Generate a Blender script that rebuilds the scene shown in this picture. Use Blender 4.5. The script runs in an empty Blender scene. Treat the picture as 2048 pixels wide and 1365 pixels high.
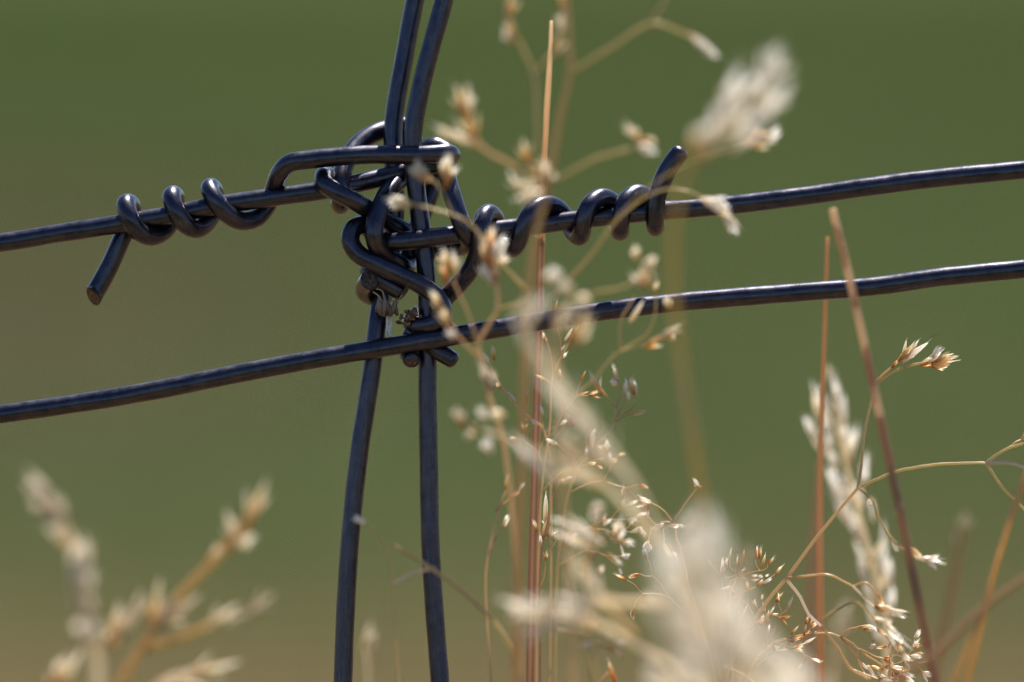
import bpy, bmesh, math, random
from mathutils import Vector, Matrix, Quaternion, noise

SC = bpy.context.scene
COL = SC.collection
rnd = random.Random(7)

# ------------------------------------------------------------------ camera
S = 0.0000833            # metres per photograph pixel in the plane of focus
DIST = 1.43              # camera to knot
PITCH = math.radians(4.0)
CAM = Vector((0.0, -DIST * math.cos(PITCH), 0.95))
FWD = Vector((0, math.cos(PITCH), -math.sin(PITCH)))
RIGHT = Vector((1, 0, 0))
UP = RIGHT.cross(FWD)

cd = bpy.data.cameras.new('camera')
cam = bpy.data.objects.new('camera', cd)
COL.objects.link(cam)
cam.location = CAM
cam.rotation_euler = (math.pi / 2 - PITCH, 0, 0)
cd.sensor_width = 36.0
cd.lens = 36.0 * DIST / (2048 * S)
cd.clip_start = 0.05
cd.clip_end = 6000
cd.dof.use_dof = True
cd.dof.focus_distance = DIST - 20 * S
cd.dof.aperture_fstop = 4.8
cd.dof.aperture_blades = 0
SC.camera = cam

# ------------------------------------------------------------------ light
SUN_DIR = Vector((0.16, 0.50, 0.85)).normalized()
w = bpy.data.worlds.new('World')
SC.world = w
w.use_nodes = True
nt = w.node_tree
bg = nt.nodes['Background']
sky = nt.nodes.new('ShaderNodeTexSky')
sky.sky_type = 'NISHITA'
sky.sun_disc = False
sky.air_density = 1.0
sky.dust_density = 0.15
sky.ozone_density = 4.0
sky.altitude = 900
sky.sun_elevation = math.asin(SUN_DIR.z)
sky.sun_rotation = math.atan2(SUN_DIR.x, SUN_DIR.y)
nt.links.new(sky.outputs[0], bg.inputs[0])
bg.inputs[1].default_value = 0.06
sl = bpy.data.lights.new('sun', 'SUN')
sun = bpy.data.objects.new('sun', sl)
COL.objects.link(sun)
sl.energy = 5.0
sl.angle = math.radians(0.53)
sl.color = (1.0, 0.94, 0.84)
sun.rotation_euler = SUN_DIR.to_track_quat('Z', 'Y').to_euler()

SC.view_settings.view_transform = 'Standard'
SC.view_settings.look = 'None'
SC.view_settings.exposure = 1.2
SC.view_settings.gamma = 1.0
SC.cycles.use_denoising = True
SC.cycles.max_bounces = 8
SC.cycles.caustics_reflective = False
SC.cycles.caustics_refractive = False


def W(x, y, d=0.0):
    """photograph pixel + depth (pixels towards the camera) -> world point"""
    dep = DIST - d * S
    k = dep / DIST
    return CAM + FWD * dep + RIGHT * ((x - 1024) * S * k) + UP * ((682.5 - y) * S * k)


# ------------------------------------------------------------------ materials
def mat(name):
    m = bpy.data.materials.new(name)
    m.use_nodes = True
    n = m.node_tree.nodes
    for x in list(n):
        if x.type != 'OUTPUT_MATERIAL':
            n.remove(x)
    return m, n, m.node_tree.links, n['Material Output'] if 'Material Output' in n else [q for q in n if q.type == 'OUTPUT_MATERIAL'][0]


def ramp(n, stops):
    r = n.new('ShaderNodeValToRGB')
    e = r.color_ramp.elements
    while len(e) < len(stops):
        e.new(0.5)
    for k, (p, c) in enumerate(stops):
        e[k].position = p
        e[k].color = (c[0], c[1], c[2], 1)
    return r


def wire_material():
    m, n, l, out = mat('dark_galvanised_wire')
    p = n.new('ShaderNodeBsdfPrincipled')
    uv = n.new('ShaderNodeUVMap')
    mp = n.new('ShaderNodeMapping')
    mp.inputs['Scale'].default_value = (1.6, 26, 1)
    l.new(uv.outputs[0], mp.inputs[0])
    st = n.new('ShaderNodeTexNoise')
    st.inputs['Scale'].default_value = 1.0
    st.inputs['Detail'].default_value = 5
    st.inputs['Roughness'].default_value = 0.65
    l.new(mp.outputs[0], st.inputs['Vector'])
    geo = n.new('ShaderNodeNewGeometry')
    bl = n.new('ShaderNodeTexNoise')
    bl.inputs['Scale'].default_value = 420
    bl.inputs['Detail'].default_value = 6
    bl.inputs['Roughness'].default_value = 0.7
    l.new(geo.outputs['Position'], bl.inputs['Vector'])
    fine = n.new('ShaderNodeTexNoise')
    fine.inputs['Scale'].default_value = 5200
    fine.inputs['Detail'].default_value = 3
    l.new(geo.outputs['Position'], fine.inputs['Vector'])
    r1 = ramp(n, [(0.2, (0.043, 0.045, 0.068)), (0.5, (0.066, 0.066, 0.096)), (0.72, (0.105, 0.098, 0.115)), (0.88, (0.24, 0.225, 0.22))])
    l.new(st.outputs['Fac'], r1.inputs[0])
    r2 = ramp(n, [(0.35, (0.62, 0.64, 0.7)), (0.6, (1.0, 0.98, 0.96)), (0.72, (1.35, 1.15, 0.98)), (0.82, (2.0, 1.5, 1.2))])
    l.new(bl.outputs['Fac'], r2.inputs[0])
    mx = n.new('ShaderNodeMix')
    mx.data_type = 'RGBA'
    mx.blend_type = 'MULTIPLY'
    mx.inputs['Factor'].default_value = 1.0
    l.new(r1.outputs[0], mx.inputs['A'])
    l.new(r2.outputs[0], mx.inputs['B'])
    l.new(mx.outputs['Result'], p.inputs['Base Color'])
    p.inputs['Metallic'].default_value = 0.9
    rr = n.new('ShaderNodeMapRange')
    rr.inputs['From Min'].default_value = 0.3
    rr.inputs['From Max'].default_value = 0.75
    rr.inputs['To Min'].default_value = 0.23
    rr.inputs['To Max'].default_value = 0.41
    l.new(bl.outputs['Fac'], rr.inputs['Value'])
    l.new(rr.outputs[0], p.inputs['Roughness'])
    ad = n.new('ShaderNodeMath')
    ad.operation = 'MULTIPLY_ADD'
    ad.inputs[1].default_value = 0.45
    l.new(fine.outputs['Fac'], ad.inputs[0])
    l.new(st.outputs['Fac'], ad.inputs[2])
    bp = n.new('ShaderNodeBump')
    bp.inputs['Strength'].default_value = 0.22
    bp.inputs['Distance'].default_value = 0.00012
    l.new(ad.outputs[0], bp.inputs['Height'])
    l.new(bp.outputs[0], p.inputs['Normal'])
    l.new(p.outputs[0], out.inputs[0])
    return m


def straw(name, stops, trans=0.5, attr=True, gloss=0.06, rough=0.4, nscale=900, groove=0.0):
    """dry grass: colours run along attribute 't' (base 0 to tip 1)"""
    m, n, l, out = mat(name)
    at = n.new('ShaderNodeAttribute')
    at.attribute_name = 't'
    geo = n.new('ShaderNodeNewGeometry')
    nz = n.new('ShaderNodeTexNoise')
    nz.inputs['Scale'].default_value = nscale
    nz.inputs['Detail'].default_value = 3
    l.new(geo.outputs['Position'], nz.inputs['Vector'])
    ma = n.new('ShaderNodeMath')
    ma.operation = 'MULTIPLY_ADD'
    ma.inputs[1].default_value = 0.5
    l.new(nz.outputs['Fac'], ma.inputs[0])
    sb = n.new('ShaderNodeMath')
    sb.operation = 'SUBTRACT'
    sb.inputs[1].default_value = 0.25
    l.new(at.outputs['Fac'], ma.inputs[2])
    l.new(ma.outputs[0], sb.inputs[0])
    rp = ramp(n, stops)
    l.new(sb.outputs[0], rp.inputs[0])
    colour = rp.outputs[0]
    if groove:
        ga = n.new('ShaderNodeAttribute')
        ga.attribute_name = 'g'
        hs = n.new('ShaderNodeHueSaturation')
        gm = n.new('ShaderNodeMapRange')
        gm.inputs['To Min'].default_value = 1.0 - groove
        gm.inputs['To Max'].default_value = 1.0 + groove
        l.new(ga.outputs['Fac'], gm.inputs['Value'])
        l.new(gm.outputs[0], hs.inputs['Value'])
        l.new(colour, hs.inputs['Color'])
        colour = hs.outputs[0]
    df = n.new('ShaderNodeBsdfDiffuse')
    tr = n.new('ShaderNodeBsdfTranslucent')
    l.new(colour, df.inputs[0])
    l.new(colour, tr.inputs[0])
    mx = n.new('ShaderNodeMixShader')
    mx.inputs[0].default_value = trans
    l.new(df.outputs[0], mx.inputs[1])
    l.new(tr.outputs[0], mx.inputs[2])
    gl = n.new('ShaderNodeBsdfGlossy')
    gl.inputs['Roughness'].default_value = rough
    gl.inputs[0].default_value = (1, 0.96, 0.9, 1)
    m2 = n.new('ShaderNodeMixShader')
    m2.inputs[0].default_value = gloss
    l.new(mx.outputs[0], m2.inputs[1])
    l.new(gl.outputs[0], m2.inputs[2])
    l.new(m2.outputs[0], out.inputs[0])
    return m


WIRE = wire_material()
M = {
    'gold': straw('golden_spikelet', [(0.0, (0.52, 0.26, 0.06)), (0.35, (0.80, 0.56, 0.24)), (0.7, (0.90, 0.78, 0.54)), (1.0, (0.94, 0.90, 0.80))], 0.74, gloss=0.04),
    'orange': straw('orange_spikelet', [(0.0, (0.46, 0.16, 0.025)), (0.4, (0.74, 0.38, 0.09)), (0.75, (0.88, 0.66, 0.38)), (1.0, (0.93, 0.88, 0.80))], 0.74, gloss=0.04),
    'pale': straw('pale_spikelet', [(0.0, (0.80, 0.60, 0.32)), (0.35, (0.92, 0.83, 0.65)), (1.0, (0.95, 0.91, 0.82))], 0.74, gloss=0.05),
    'white': straw('white_spikelet', [(0.0, (0.80, 0.64, 0.44)), (0.25, (0.94, 0.89, 0.80)), (1.0, (0.96, 0.94, 0.90))], 0.74, gloss=0.06),
    'grey': straw('weathered_spikelet', [(0.0, (0.56, 0.42, 0.26)), (0.4, (0.74, 0.64, 0.50)), (1.0, (0.82, 0.76, 0.66))], 0.72, gloss=0.04),
    'husk': straw('grey_brown_husk', [(0.0, (0.12, 0.075, 0.055)), (0.5, (0.21, 0.145, 0.12)), (1.0, (0.36, 0.29, 0.26))], 0.3),
    'stem_red': straw('red_brown_stem', [(0.0, (0.32, 0.165, 0.10)), (0.6, (0.44, 0.25, 0.155)), (1.0, (0.56, 0.36, 0.22))], 0.5, gloss=0.05, nscale=160, groove=0.45),
    'stem_dark': straw('dark_brown_stem', [(0.0, (0.36, 0.22, 0.14)), (0.98, (0.44, 0.29, 0.19)), (1.0, (0.75, 0.58, 0.40))], 0.6, gloss=0.02, nscale=120),
    'stem_pale': straw('pale_tan_stem', [(0.0, (0.72, 0.46, 0.26)), (0.5, (0.82, 0.60, 0.38)), (1.0, (0.90, 0.74, 0.54))], 0.8, gloss=0.04, nscale=200, groove=0.2),
    'stem_gold': straw('golden_stem', [(0.0, (0.64, 0.43, 0.17)), (1.0, (0.70, 0.50, 0.22))], 0.6, gloss=0.05, nscale=200),
    'stem_mix': straw('red_to_gold_stem', [(0.0, (0.40, 0.22, 0.12)), (0.62, (0.50, 0.29, 0.14)), (0.9, (0.60, 0.42, 0.19)), (1.0, (0.60, 0.45, 0.22))], 0.55, gloss=0.05, nscale=200),
    'stem_olive': straw('olive_yellow_stem', [(0.0, (0.50, 0.39, 0.14)), (1.0, (0.54, 0.43, 0.18))], 0.55, gloss=0.06, nscale=200),
    'stem_tan': straw('warm_tan_stem', [(0.0, (0.50, 0.27, 0.14)), (1.0, (0.68, 0.44, 0.25))], 0.62, gloss=0.03, nscale=160, groove=0.2),
    'stem_dull': straw('dull_brown_stem', [(0.0, (0.44, 0.26, 0.13)), (1.0, (0.52, 0.35, 0.20))], 0.5, gloss=0.03, nscale=200),
    'twig': straw('thin_golden_twig', [(0.0, (0.60, 0.42, 0.22)), (1.0, (0.74, 0.56, 0.33))], 0.6, gloss=0.06, rough=0.3, nscale=700),
    'twig_green': straw('olive_gold_twig', [(0.0, (0.54, 0.44, 0.22)), (1.0, (0.64, 0.53, 0.29))], 0.6, gloss=0.06, rough=0.3, nscale=500),
    'twig_white': straw('silvery_twig', [(0.0, (0.78, 0.64, 0.50)), (1.0, (0.90, 0.80, 0.68))], 0.7, gloss=0.15, rough=0.25, nscale=1400),
    'leaf': straw('dry_leaf', [(0.0, (0.74, 0.58, 0.36)), (1.0, (0.88, 0.78, 0.60))], 0.7, nscale=300),
}


# ------------------------------------------------------------------ shapes
def spline(pts, per=8):
    """centripetal Catmull-Rom through Vectors"""
    P = [pts[0] * 2 - pts[1]] + list(pts) + [pts[-1] * 2 - pts[-2]]
    out = []
    for i in range(1, len(P) - 2):
        p0, p1, p2, p3 = P[i - 1], P[i], P[i + 1], P[i + 2]
        t0 = 0.0
        t1 = t0 + max((p1 - p0).length, 1e-9) ** 0.5
        t2 = t1 + max((p2 - p1).length, 1e-9) ** 0.5
        t3 = t2 + max((p3 - p2).length, 1e-9) ** 0.5
        for k in range(per):
            t = t1 + (t2 - t1) * k / per
            a1 = p0 * ((t1 - t) / (t1 - t0)) + p1 * ((t - t0) / (t1 - t0))
            a2 = p1 * ((t2 - t) / (t2 - t1)) + p2 * ((t - t1) / (t2 - t1))
            a3 = p2 * ((t3 - t) / (t3 - t2)) + p3 * ((t - t2) / (t3 - t2))
            b1 = a1 * ((t2 - t) / (t2 - t0)) + a2 * ((t - t0) / (t2 - t0))
            b2 = a2 * ((t3 - t) / (t3 - t1)) + a3 * ((t - t1) / (t3 - t1))
            out.append(b1 * ((t2 - t) / (t2 - t1)) + b2 * ((t - t1) / (t2 - t1)))
    out.append(pts[-1].copy())
    return out


def tube_mesh(name, path, radii, sides=12, cap0='flat', cap1='flat', flatten=1.0, wob=0.0, cut1=None, cutphase=0.6):
    """swept tube with attributes t (0..1 along), g (groove) and a UV map"""
    n = len(path)
    tang = []
    for i in range(n):
        a = path[max(i - 1, 0)]
        b = path[min(i + 1, n - 1)]
        v = b - a
        tang.append(v.normalized() if v.length > 1e-12 else Vector((0, 0, 1)))
    ref = Vector((0, 1, 0)) if abs(tang[0].y) < 0.9 else Vector((1, 0, 0))
    u = tang[0].cross(ref).normalized()
    frames = []
    for i in range(n):
        if i:
            q = tang[i - 1].rotation_difference(tang[i])
            u = q @ u
            u = (u - tang[i] * u.dot(tang[i])).normalized()
        frames.append((u.copy(), tang[i].cross(u)))
    L = [0.0]
    for i in range(1, n):
        L.append(L[-1] + (path[i] - path[i - 1]).length)
    tot = max(L[-1], 1e-9)
    rings = []          # (centre, radius factor list, length)
    seq = list(range(n))
    verts, tval, gval, uvv = [], [], [], []

    def ring(c, uu, vv, r, t, ln, shear=None):
        for k in range(sides):
            a = 2 * math.pi * k / sides
            rr = r
            if wob:
                rr = r * (1 + wob * noise.noise(Vector((math.cos(a) * 0.8, math.sin(a) * 0.8, ln / S / 60.0))))
            p = c + uu * (math.cos(a) * rr) + vv * (math.sin(a) * rr * flatten)
            if shear is not None:
                p = p + shear * (math.sin(a + cutphase) * r)
            verts.append(p)
            tval.append(t)
            gval.append(0.5 + 0.5 * math.sin(a * 5 + 0.7) if sides >= 10 else 0.5)
            uvv.append((ln / S / 100.0, k / sides))
        rings.append(len(verts) - sides)

    if cap0 == 'round':
        for f in (0.92, 0.7, 0.38):
            off = math.sqrt(1 - (1 - f) ** 2) if False else math.sqrt(max(0, 1 - f * f))
            r = radii[0]
        for f in (0.45, 0.75, 0.93):
            off = math.sqrt(1 - f * f)
            ring(path[0] - tang[0] * radii[0] * off * 0.7, frames[0][0], frames[0][1], radii[0] * f, 0, 0)
    elif cap0 == 'flat':
        ring(path[0] - tang[0] * radii[0] * 0.10, frames[0][0], frames[0][1], radii[0] * 0.86, 0, 0)
    for i in seq:
        ring(path[i], frames[i][0], frames[i][1], radii[i], L[i] / tot, L[i],
             (tang[i] * cut1) if (cut1 and i == n - 1) else None)
    if cap1 == 'round':
        for f in (0.93, 0.75, 0.45):
            off = math.sqrt(1 - f * f)
            ring(path[-1] + tang[-1] * radii[-1] * off * 0.7, frames[-1][0], frames[-1][1], radii[-1] * f, 1, tot)
    elif cap1 == 'flat':
        ring(path[-1] + tang[-1] * radii[-1] * 0.10, frames[-1][0], frames[-1][1], radii[-1] * 0.86, 1, tot,
             (tang[-1] * cut1 * 0.86) if cut1 else None)
    faces = []
    for a, b in zip(rings[:-1], rings[1:]):
        for k in range(sides):
            k2 = (k + 1) % sides
            faces.append((a + k, a + k2, b + k2, b + k))
    faces.append(tuple(reversed(range(rings[0], rings[0] + sides))))
    faces.append(tuple(range(rings[-1], rings[-1] + sides)))
    me = bpy.data.meshes.new(name)
    me.from_pydata([tuple(v) for v in verts], [], faces)
    at = me.attributes.new('t', 'FLOAT', 'POINT')
    at.data.foreach_set('value', tval)
    ag = me.attributes.new('g', 'FLOAT', 'POINT')
    ag.data.foreach_set('value', gval)
    uvl = me.uv_layers.new(name='UVMap')
    for lp in me.loops:
        uvl.data[lp.index].uv = uvv[lp.vertex_index]
    for p in me.polygons:
        p.use_smooth = len(p.vertices) == 4
    me.update()
    return me


def link(name, me, material, parent=None, loc=None):
    o = bpy.data.objects.new(name, me)
    COL.objects.link(o)
    if material is not None and not me.materials:
        me.materials.append(material)
    if parent is not None:
        o.parent = parent
    if loc is not None:
        o.location = loc
    return o


def thing(name, label, cat, loc, group=None):
    o = bpy.data.objects.new(name, None)
    COL.objects.link(o)
    o.empty_display_size = 0.02
    o.location = loc
    o['label'] = label
    o['category'] = cat
    if group:
        o['group'] = group
    return o


def shift(me, off):
    me.transform(Matrix.Translation(off))
    return me


# ------------------------------------------------------------------ ground
def field_colour(n, l, k=1.0):
    """dry ground near the fence, green pasture beyond it, tan patches in the green"""
    geo = n.new('ShaderNodeNewGeometry')
    sp = n.new('ShaderNodeSeparateXYZ')
    l.new(geo.outputs['Position'], sp.inputs[0])
    flat = n.new('ShaderNodeCombineXYZ')
    l.new(sp.outputs['X'], flat.inputs['X'])
    l.new(sp.outputs['Y'], flat.inputs['Y'])

    def nz(scale, detail=3):
        t = n.new('ShaderNodeTexNoise')
        t.inputs['Scale'].default_value = scale
        t.inputs['Detail'].default_value = detail
        l.new(flat.outputs[0], t.inputs['Vector'])
        return t.outputs['Fac']

    def math_(op, a, b=None, c=None):
        q = n.new('ShaderNodeMath')
        q.operation = op
        for i, v in enumerate((a, b, c)):
            if v is None:
                continue
            if isinstance(v, (int, float)):
                q.inputs[i].default_value = v
            else:
                l.new(v, q.inputs[i])
        return q.outputs[0]

    def smooth(v, a, b):
        q = n.new('ShaderNodeMapRange')
        q.interpolation_type = 'SMOOTHSTEP'
        q.inputs['From Min'].default_value = a
        q.inputs['From Max'].default_value = b
        l.new(v, q.inputs['Value'])
        return q.outputs[0]

    def mixc(f, a, b):
        q = n.new('ShaderNodeMix')
        q.data_type = 'RGBA'
        l.new(f, q.inputs['Factor'])
        for s_, v in (('A', a), ('B', b)):
            if isinstance(v, tuple):
                q.inputs[s_].default_value = (v[0], v[1], v[2], 1)
            else:
                l.new(v, q.inputs[s_])
        return q.outputs['Result']

    big = nz(0.3)
    mid = nz(0.9, 4)
    green = mixc(smooth(big, 0.42, 0.58), FC['green_a'], FC['green_b'])
    green = mixc(smooth(mid, 0.45, 0.75), green, FC['green_c'])
    # tan patch left of the view, some 13 to 19 m off
    dx = math_('MULTIPLY', math_('SUBTRACT', sp.outputs['X'], -1.15), 1 / 1.15)
    dy = math_('MULTIPLY', math_('SUBTRACT', sp.outputs['Y'], 12.6), 1 / 3.4)
    rr = math_('SQRT', math_('ADD', math_('MULTIPLY', dx, dx), math_('MULTIPLY', dy, dy)))
    rr = math_('ADD', rr, math_('MULTIPLY', math_('SUBTRACT', mid, 0.5), 0.6))
    patch = math_('SUBTRACT', 1.0, smooth(rr, 0.55, 1.15))
    c = mixc(math_('MULTIPLY', patch, 0.95), green, FC['tan'])
    # other patches further away
    far = math_('MULTIPLY', smooth(nz(0.06, 2), 0.56, 0.66), smooth(sp.outputs['Y'], 40, 60))
    c = mixc(far, c, FC['tan'])
    # dry strip along the fence
    yy = math_('ADD', sp.outputs['Y'], math_('MULTIPLY', math_('SUBTRACT', mid, 0.5), 1.6))
    dry = math_('MULTIPLY', math_('SUBTRACT', 1.0, smooth(yy, 6.1, 8.5)), smooth(yy, -2.4, -1.2))
    c = mixc(dry, c, mixc(smooth(nz(5.0, 5), 0.35, 0.7), FC['dry_a'], FC['dry_b']))
    if k != 1.0:
        q = n.new('ShaderNodeMix')
        q.data_type = 'RGBA'
        q.blend_type = 'MULTIPLY'
        q.inputs['Factor'].default_value = 1.0
        l.new(c, q.inputs['A'])
        q.inputs['B'].default_value = (k * 1.08, k, k * 0.92, 1)
        c = q.outputs['Result']
    return c


FC = dict(green_a=(0.080, 0.128, 0.038), green_b=(0.108, 0.127, 0.047), green_c=(0.112, 0.129, 0.052),
          tan=(0.128, 0.108, 0.060), dry_a=(0.26, 0.185, 0.10), dry_b=(0.32, 0.235, 0.13))


def ground():
    me = bpy.data.meshes.new('ground')
    bm = bmesh.new()
    xs = [-2500, -800, -300, -120, -60] + [-40 + 2 * k for k in range(41)] + [60, 120, 300, 800, 2500]
    ys = [-1500, -400, -100, -40, -20] + [-10 + 2 * k for k in range(51)] + [110, 160, 300, 700, 1500, 3500]
    grid = []
    for y in ys:
        row = []
        for x in xs:
            z = 0.05 * noise.noise(Vector((x * 0.13, y * 0.13, 2.0))) - 0.02
            fade = max(0.0, min(1.0, (abs(y) - 3.0) / 5.0))
            row.append(bm.verts.new((x, y, z * fade)))
        grid.append(row)
    for j in range(len(ys) - 1):
        for i in range(len(xs) - 1):
            bm.faces.new((grid[j][i], grid[j][i + 1], grid[j + 1][i + 1], grid[j + 1][i]))
    bm.to_mesh(me)
    bm.free()
    m, n, l, out = mat('pasture_ground')
    p = n.new('ShaderNodeBsdfPrincipled')
    p.inputs['Roughness'].default_value = 0.95
    p.inputs['Specular IOR Level'].default_value = 0.1
    c = field_colour(n, l, 0.5)
    l.new(c, p.inputs['Base Color'])
    l.new(p.outputs[0], out.inputs[0])
    for f in me.polygons:
        f.use_smooth = True
    o = link('ground', me, m)
    o['kind'] = 'structure'


def turf():
    """short grass covering the pasture, far too many blades to count"""
    verts, faces = [], []
    r = random.Random(3)
    N = 150000
    for k in range(N):
        y = -4.5 + 70 * r.random() ** 1.6
        x = (r.random() * 2 - 1) * (2.4 + abs(y) * 0.24)
        h = r.uniform(0.04, 0.13)
        if abs(y) < 1.2:
            h *= 0.8
        a = r.random() * math.pi * 2
        wd = r.uniform(0.0025, 0.005) * (1 + abs(y) * 0.07)
        ux, uy = math.cos(a) * wd, math.sin(a) * wd
        lx, ly = r.gauss(0, 0.4) * h, r.gauss(0, 0.4) * h
        i = len(verts)
        verts += [(x - ux, y - uy, -0.06), (x + ux, y + uy, -0.06),
                  (x - ux * 0.8 + lx * 0.4, y - uy * 0.8 + ly * 0.4, h * 0.6), (x + ux * 0.8 + lx * 0.4, y + uy * 0.8 + ly * 0.4, h * 0.6),
                  (x + lx, y + ly, h)]
        faces += [(i, i + 1, i + 3, i + 2), (i + 2, i + 3, i + 4)]
    me = bpy.data.meshes.new('pasture_grass')
    me.from_pydata(verts, [], faces)
    m, n, l, out = mat('pasture_blades')
    c = field_colour(n, l)
    df = n.new('ShaderNodeBsdfDiffuse')
    tr = n.new('ShaderNodeBsdfTranslucent')
    l.new(c, df.inputs[0])
    l.new(c, tr.inputs[0])
    mx = n.new('ShaderNodeMixShader')
    mx.inputs[0].default_value = 0.4
    l.new(df.outputs[0], mx.inputs[1])
    l.new(tr.outputs[0], mx.inputs[2])
    l.new(mx.outputs[0], out.inputs[0])
    o = link('pasture_grass', me, m)
    o['kind'] = 'stuff'
    o['label'] = 'short green and straw coloured grass covering the pasture behind the fence'
    o['category'] = 'grass'


ground()
turf()

# ------------------------------------------------------------------ the wire fence
R = 18.8
CUT, cn, cl, cout = mat('weathered_cut_end')
cp = cn.new('ShaderNodeBsdfPrincipled')
cp.inputs['Metallic'].default_value = 0.55
cp.inputs['Roughness'].default_value = 0.55
cz = cn.new('ShaderNodeTexNoise')
cz.inputs['Scale'].default_value = 2600
cz.inputs['Detail'].default_value = 5
cg = cn.new('ShaderNodeNewGeometry')
cl.new(cg.outputs['Position'], cz.inputs['Vector'])
cr = ramp(cn, [(0.35, (0.035, 0.026, 0.024)), (0.55, (0.085, 0.06, 0.048)), (0.7, (0.24, 0.19, 0.165))])
cl.new(cz.outputs['Fac'], cr.inputs[0])
cl.new(cr.outputs[0], cp.inputs['Base Color'])
cb = cn.new('ShaderNodeBump')
cb.inputs['Strength'].default_value = 0.7
cb.inputs['Distance'].default_value = 0.0003
cl.new(cz.outputs['Fac'], cb.inputs['Height'])
cl.new(cb.outputs[0], cp.inputs['Normal'])
cl.new(cp.outputs[0], cout.inputs[0])
fence = thing('wire_fence', 'dark wire fence of level strands knotted and coiled around two upright wires', 'fence', (-0.015, 0.0, 0.0))


def wire(name, pts, r=R, cap0='flat', cap1='flat', label=None, per=10, cut1=None):
    path = spline([W(*p) for p in pts], per)
    me = tube_mesh(name, path, [r * S] * len(path), 22, cap0, cap1, wob=0.05, cut1=cut1)
    shift(me, -fence.location)
    o = link(name, me, WIRE, fence)
    me.materials.append(CUT)
    for pl in me.polygons:
        if len(pl.vertices) > 4:
            pl.material_index = 1
    if label:
        o['label'] = label
    return o


# upper strand from the left: line, loop round the upright, back along the front, coil, tail
wire('line_wire', [
    (-16000, 3300, 0), (-3000, 960, 0), (-700, 600, -20), (-60, 491, -25), (0, 486, -22), (120, 467, -12), (240, 448, -2), (330, 433, 0), (430, 412, 2), (540, 396, 2),
    (640, 382, 0), (720, 366, -14), (790, 349, -36), (845, 336, -44), (884, 326, -34), (902, 312, -2), (893, 307, 26), (868, 309, 37),
    (820, 311, 39), (760, 309, 40), (690, 313, 42), (620, 320, 42), (580, 327, 38), (560, 347, 22), (552, 366, 2), (544, 388, -24), (534, 412, -30), (514, 436, -18), (482, 443, 6), (452, 426, 30), (431, 402, 37),
    (420, 382, 22), (421, 375, 2), (428, 382, -22), (427, 412, -36), (418, 440, -28), (395, 459, 2), (370, 449, 28), (351, 422, 38),
    (343, 398, 26), (345, 390, 3), (351, 397, -24), (346, 428, -36), (332, 458, -24), (305, 474, 4), (278, 464, 28), (259, 436, 38),
    (252, 412, 24), (255, 406, 2), (263, 414, -25), (262, 440, -36), (246, 473, -33), (218, 535, -28), (187, 592, -24)],
    cut1=0.8, label='upper left strand, looped and coiled three times on itself with a cut tail')

# upper strand from the right: line, outer loop, round the upright, coil, tail
wire('line_wire', [
    (16000, -1450, 0), (4000, 190, 0), (2600, 290, -20), (2100, 335, -22), (2048, 340, -20), (1900, 354, -15), (1750, 372, -10), (1620, 391, -5), (1500, 406, 0), (1400, 416, 0), (1300, 424, 0),
    (1180, 437, 0), (1060, 452, 4), (960, 464, 16), (890, 472, 32), (830, 480, 40), (785, 484, 34), (755, 480, 18), (741, 462, 8), (724, 451, 20), (707, 459, 34), (701, 481, 42), (715, 507, 46),
    (758, 531, 50), (811, 555, 50), (856, 580, 46), (882, 608, 40), (884, 632, 36), (866, 648, 38), (840, 652, 26), (824, 648, 0),
    (830, 636, -28), (856, 622, -40), (885, 602, -30), (912, 575, -18), (940, 540, 4), (957, 505, 32), (961, 466, 50), (966, 438, 36), (977, 427, 10), (989, 436, -18), (996, 462, -32),
    (1004, 488, -20), (1021, 499, 6), (1036, 484, 34), (1047, 452, 43), (1066, 422, 34), (1092, 410, 8), (1118, 420, -18), (1138, 448, -36), (1150, 468, -16),
    (1160, 473, 10), (1166, 448, 38), (1177, 414, 36), (1202, 396, 6), (1226, 407, -26), (1236, 435, -37), (1237, 456, -22), (1240, 464, 6),
    (1241, 444, 35), (1248, 410, 36), (1272, 388, 8), (1296, 398, -22), (1307, 426, -37), (1311, 448, -20), (1311, 455, 6),
    (1310, 438, 33), (1313, 398, 42), (1328, 355, 44), (1345, 325, 46), (1359, 307, 46)], cap1='round',
    label='upper right strand, bent into a wide loop and coiled back on itself with a raised tail')

# lower level strand, in front of the uprights
wire('line_wire', [
    (-16000, 3560, 20), (-3000, 1330, 20), (-700, 943, 15), (-60, 838, 18), (0, 829, 18), (150, 808, 22), (300, 783, 26), (500, 743, 34), (700, 707, 38), (850, 682, 38),
    (1000, 657, 34), (1200, 624, 24), (1400, 601, 12), (1600, 585, 4), (1760, 572, 0), (1880, 555, -5), (2048, 538, -14), (2100, 532, -16), (2700, 465, -20), (16000, -900, 0)],
    label='lower level strand running unbroken across both uprights')

# the two uprights
wire('upright_wire', [
    (1250, -2600, -40), (980, -800, -60), (850, -80, -72), (830, 0, -68), (806, 130, -58), (789, 230, -50), (786, 300, -44), (789, 360, -46), (790, 420, -50), (783, 490, -46), (769, 560, -30),
    (760, 610, -18), (752, 670, -4), (741, 760, 0), (719, 900, 0), (698, 1110, 0), (686, 1365, 0), (680, 1700, 0), (676, 9500, 0)],
    label='rear left upright, lying half behind the front one above the knot')
wire('upright_wire', [
    (1330, -2600, 0), (1060, -800, 0), (906, -80, -10), (888, 0, -6), (853, 130, 0), (829, 245, 2), (826, 310, 0), (834, 390, 0), (845, 470, 0), (852, 540, 0), (855, 620, 0),
    (855, 740, 0), (857, 900, 0), (862, 1110, 0), (880, 1365, 0), (905, 1700, 0), (930, 9500, 0)],
    label='front right upright passing straight through the knot')

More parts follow.
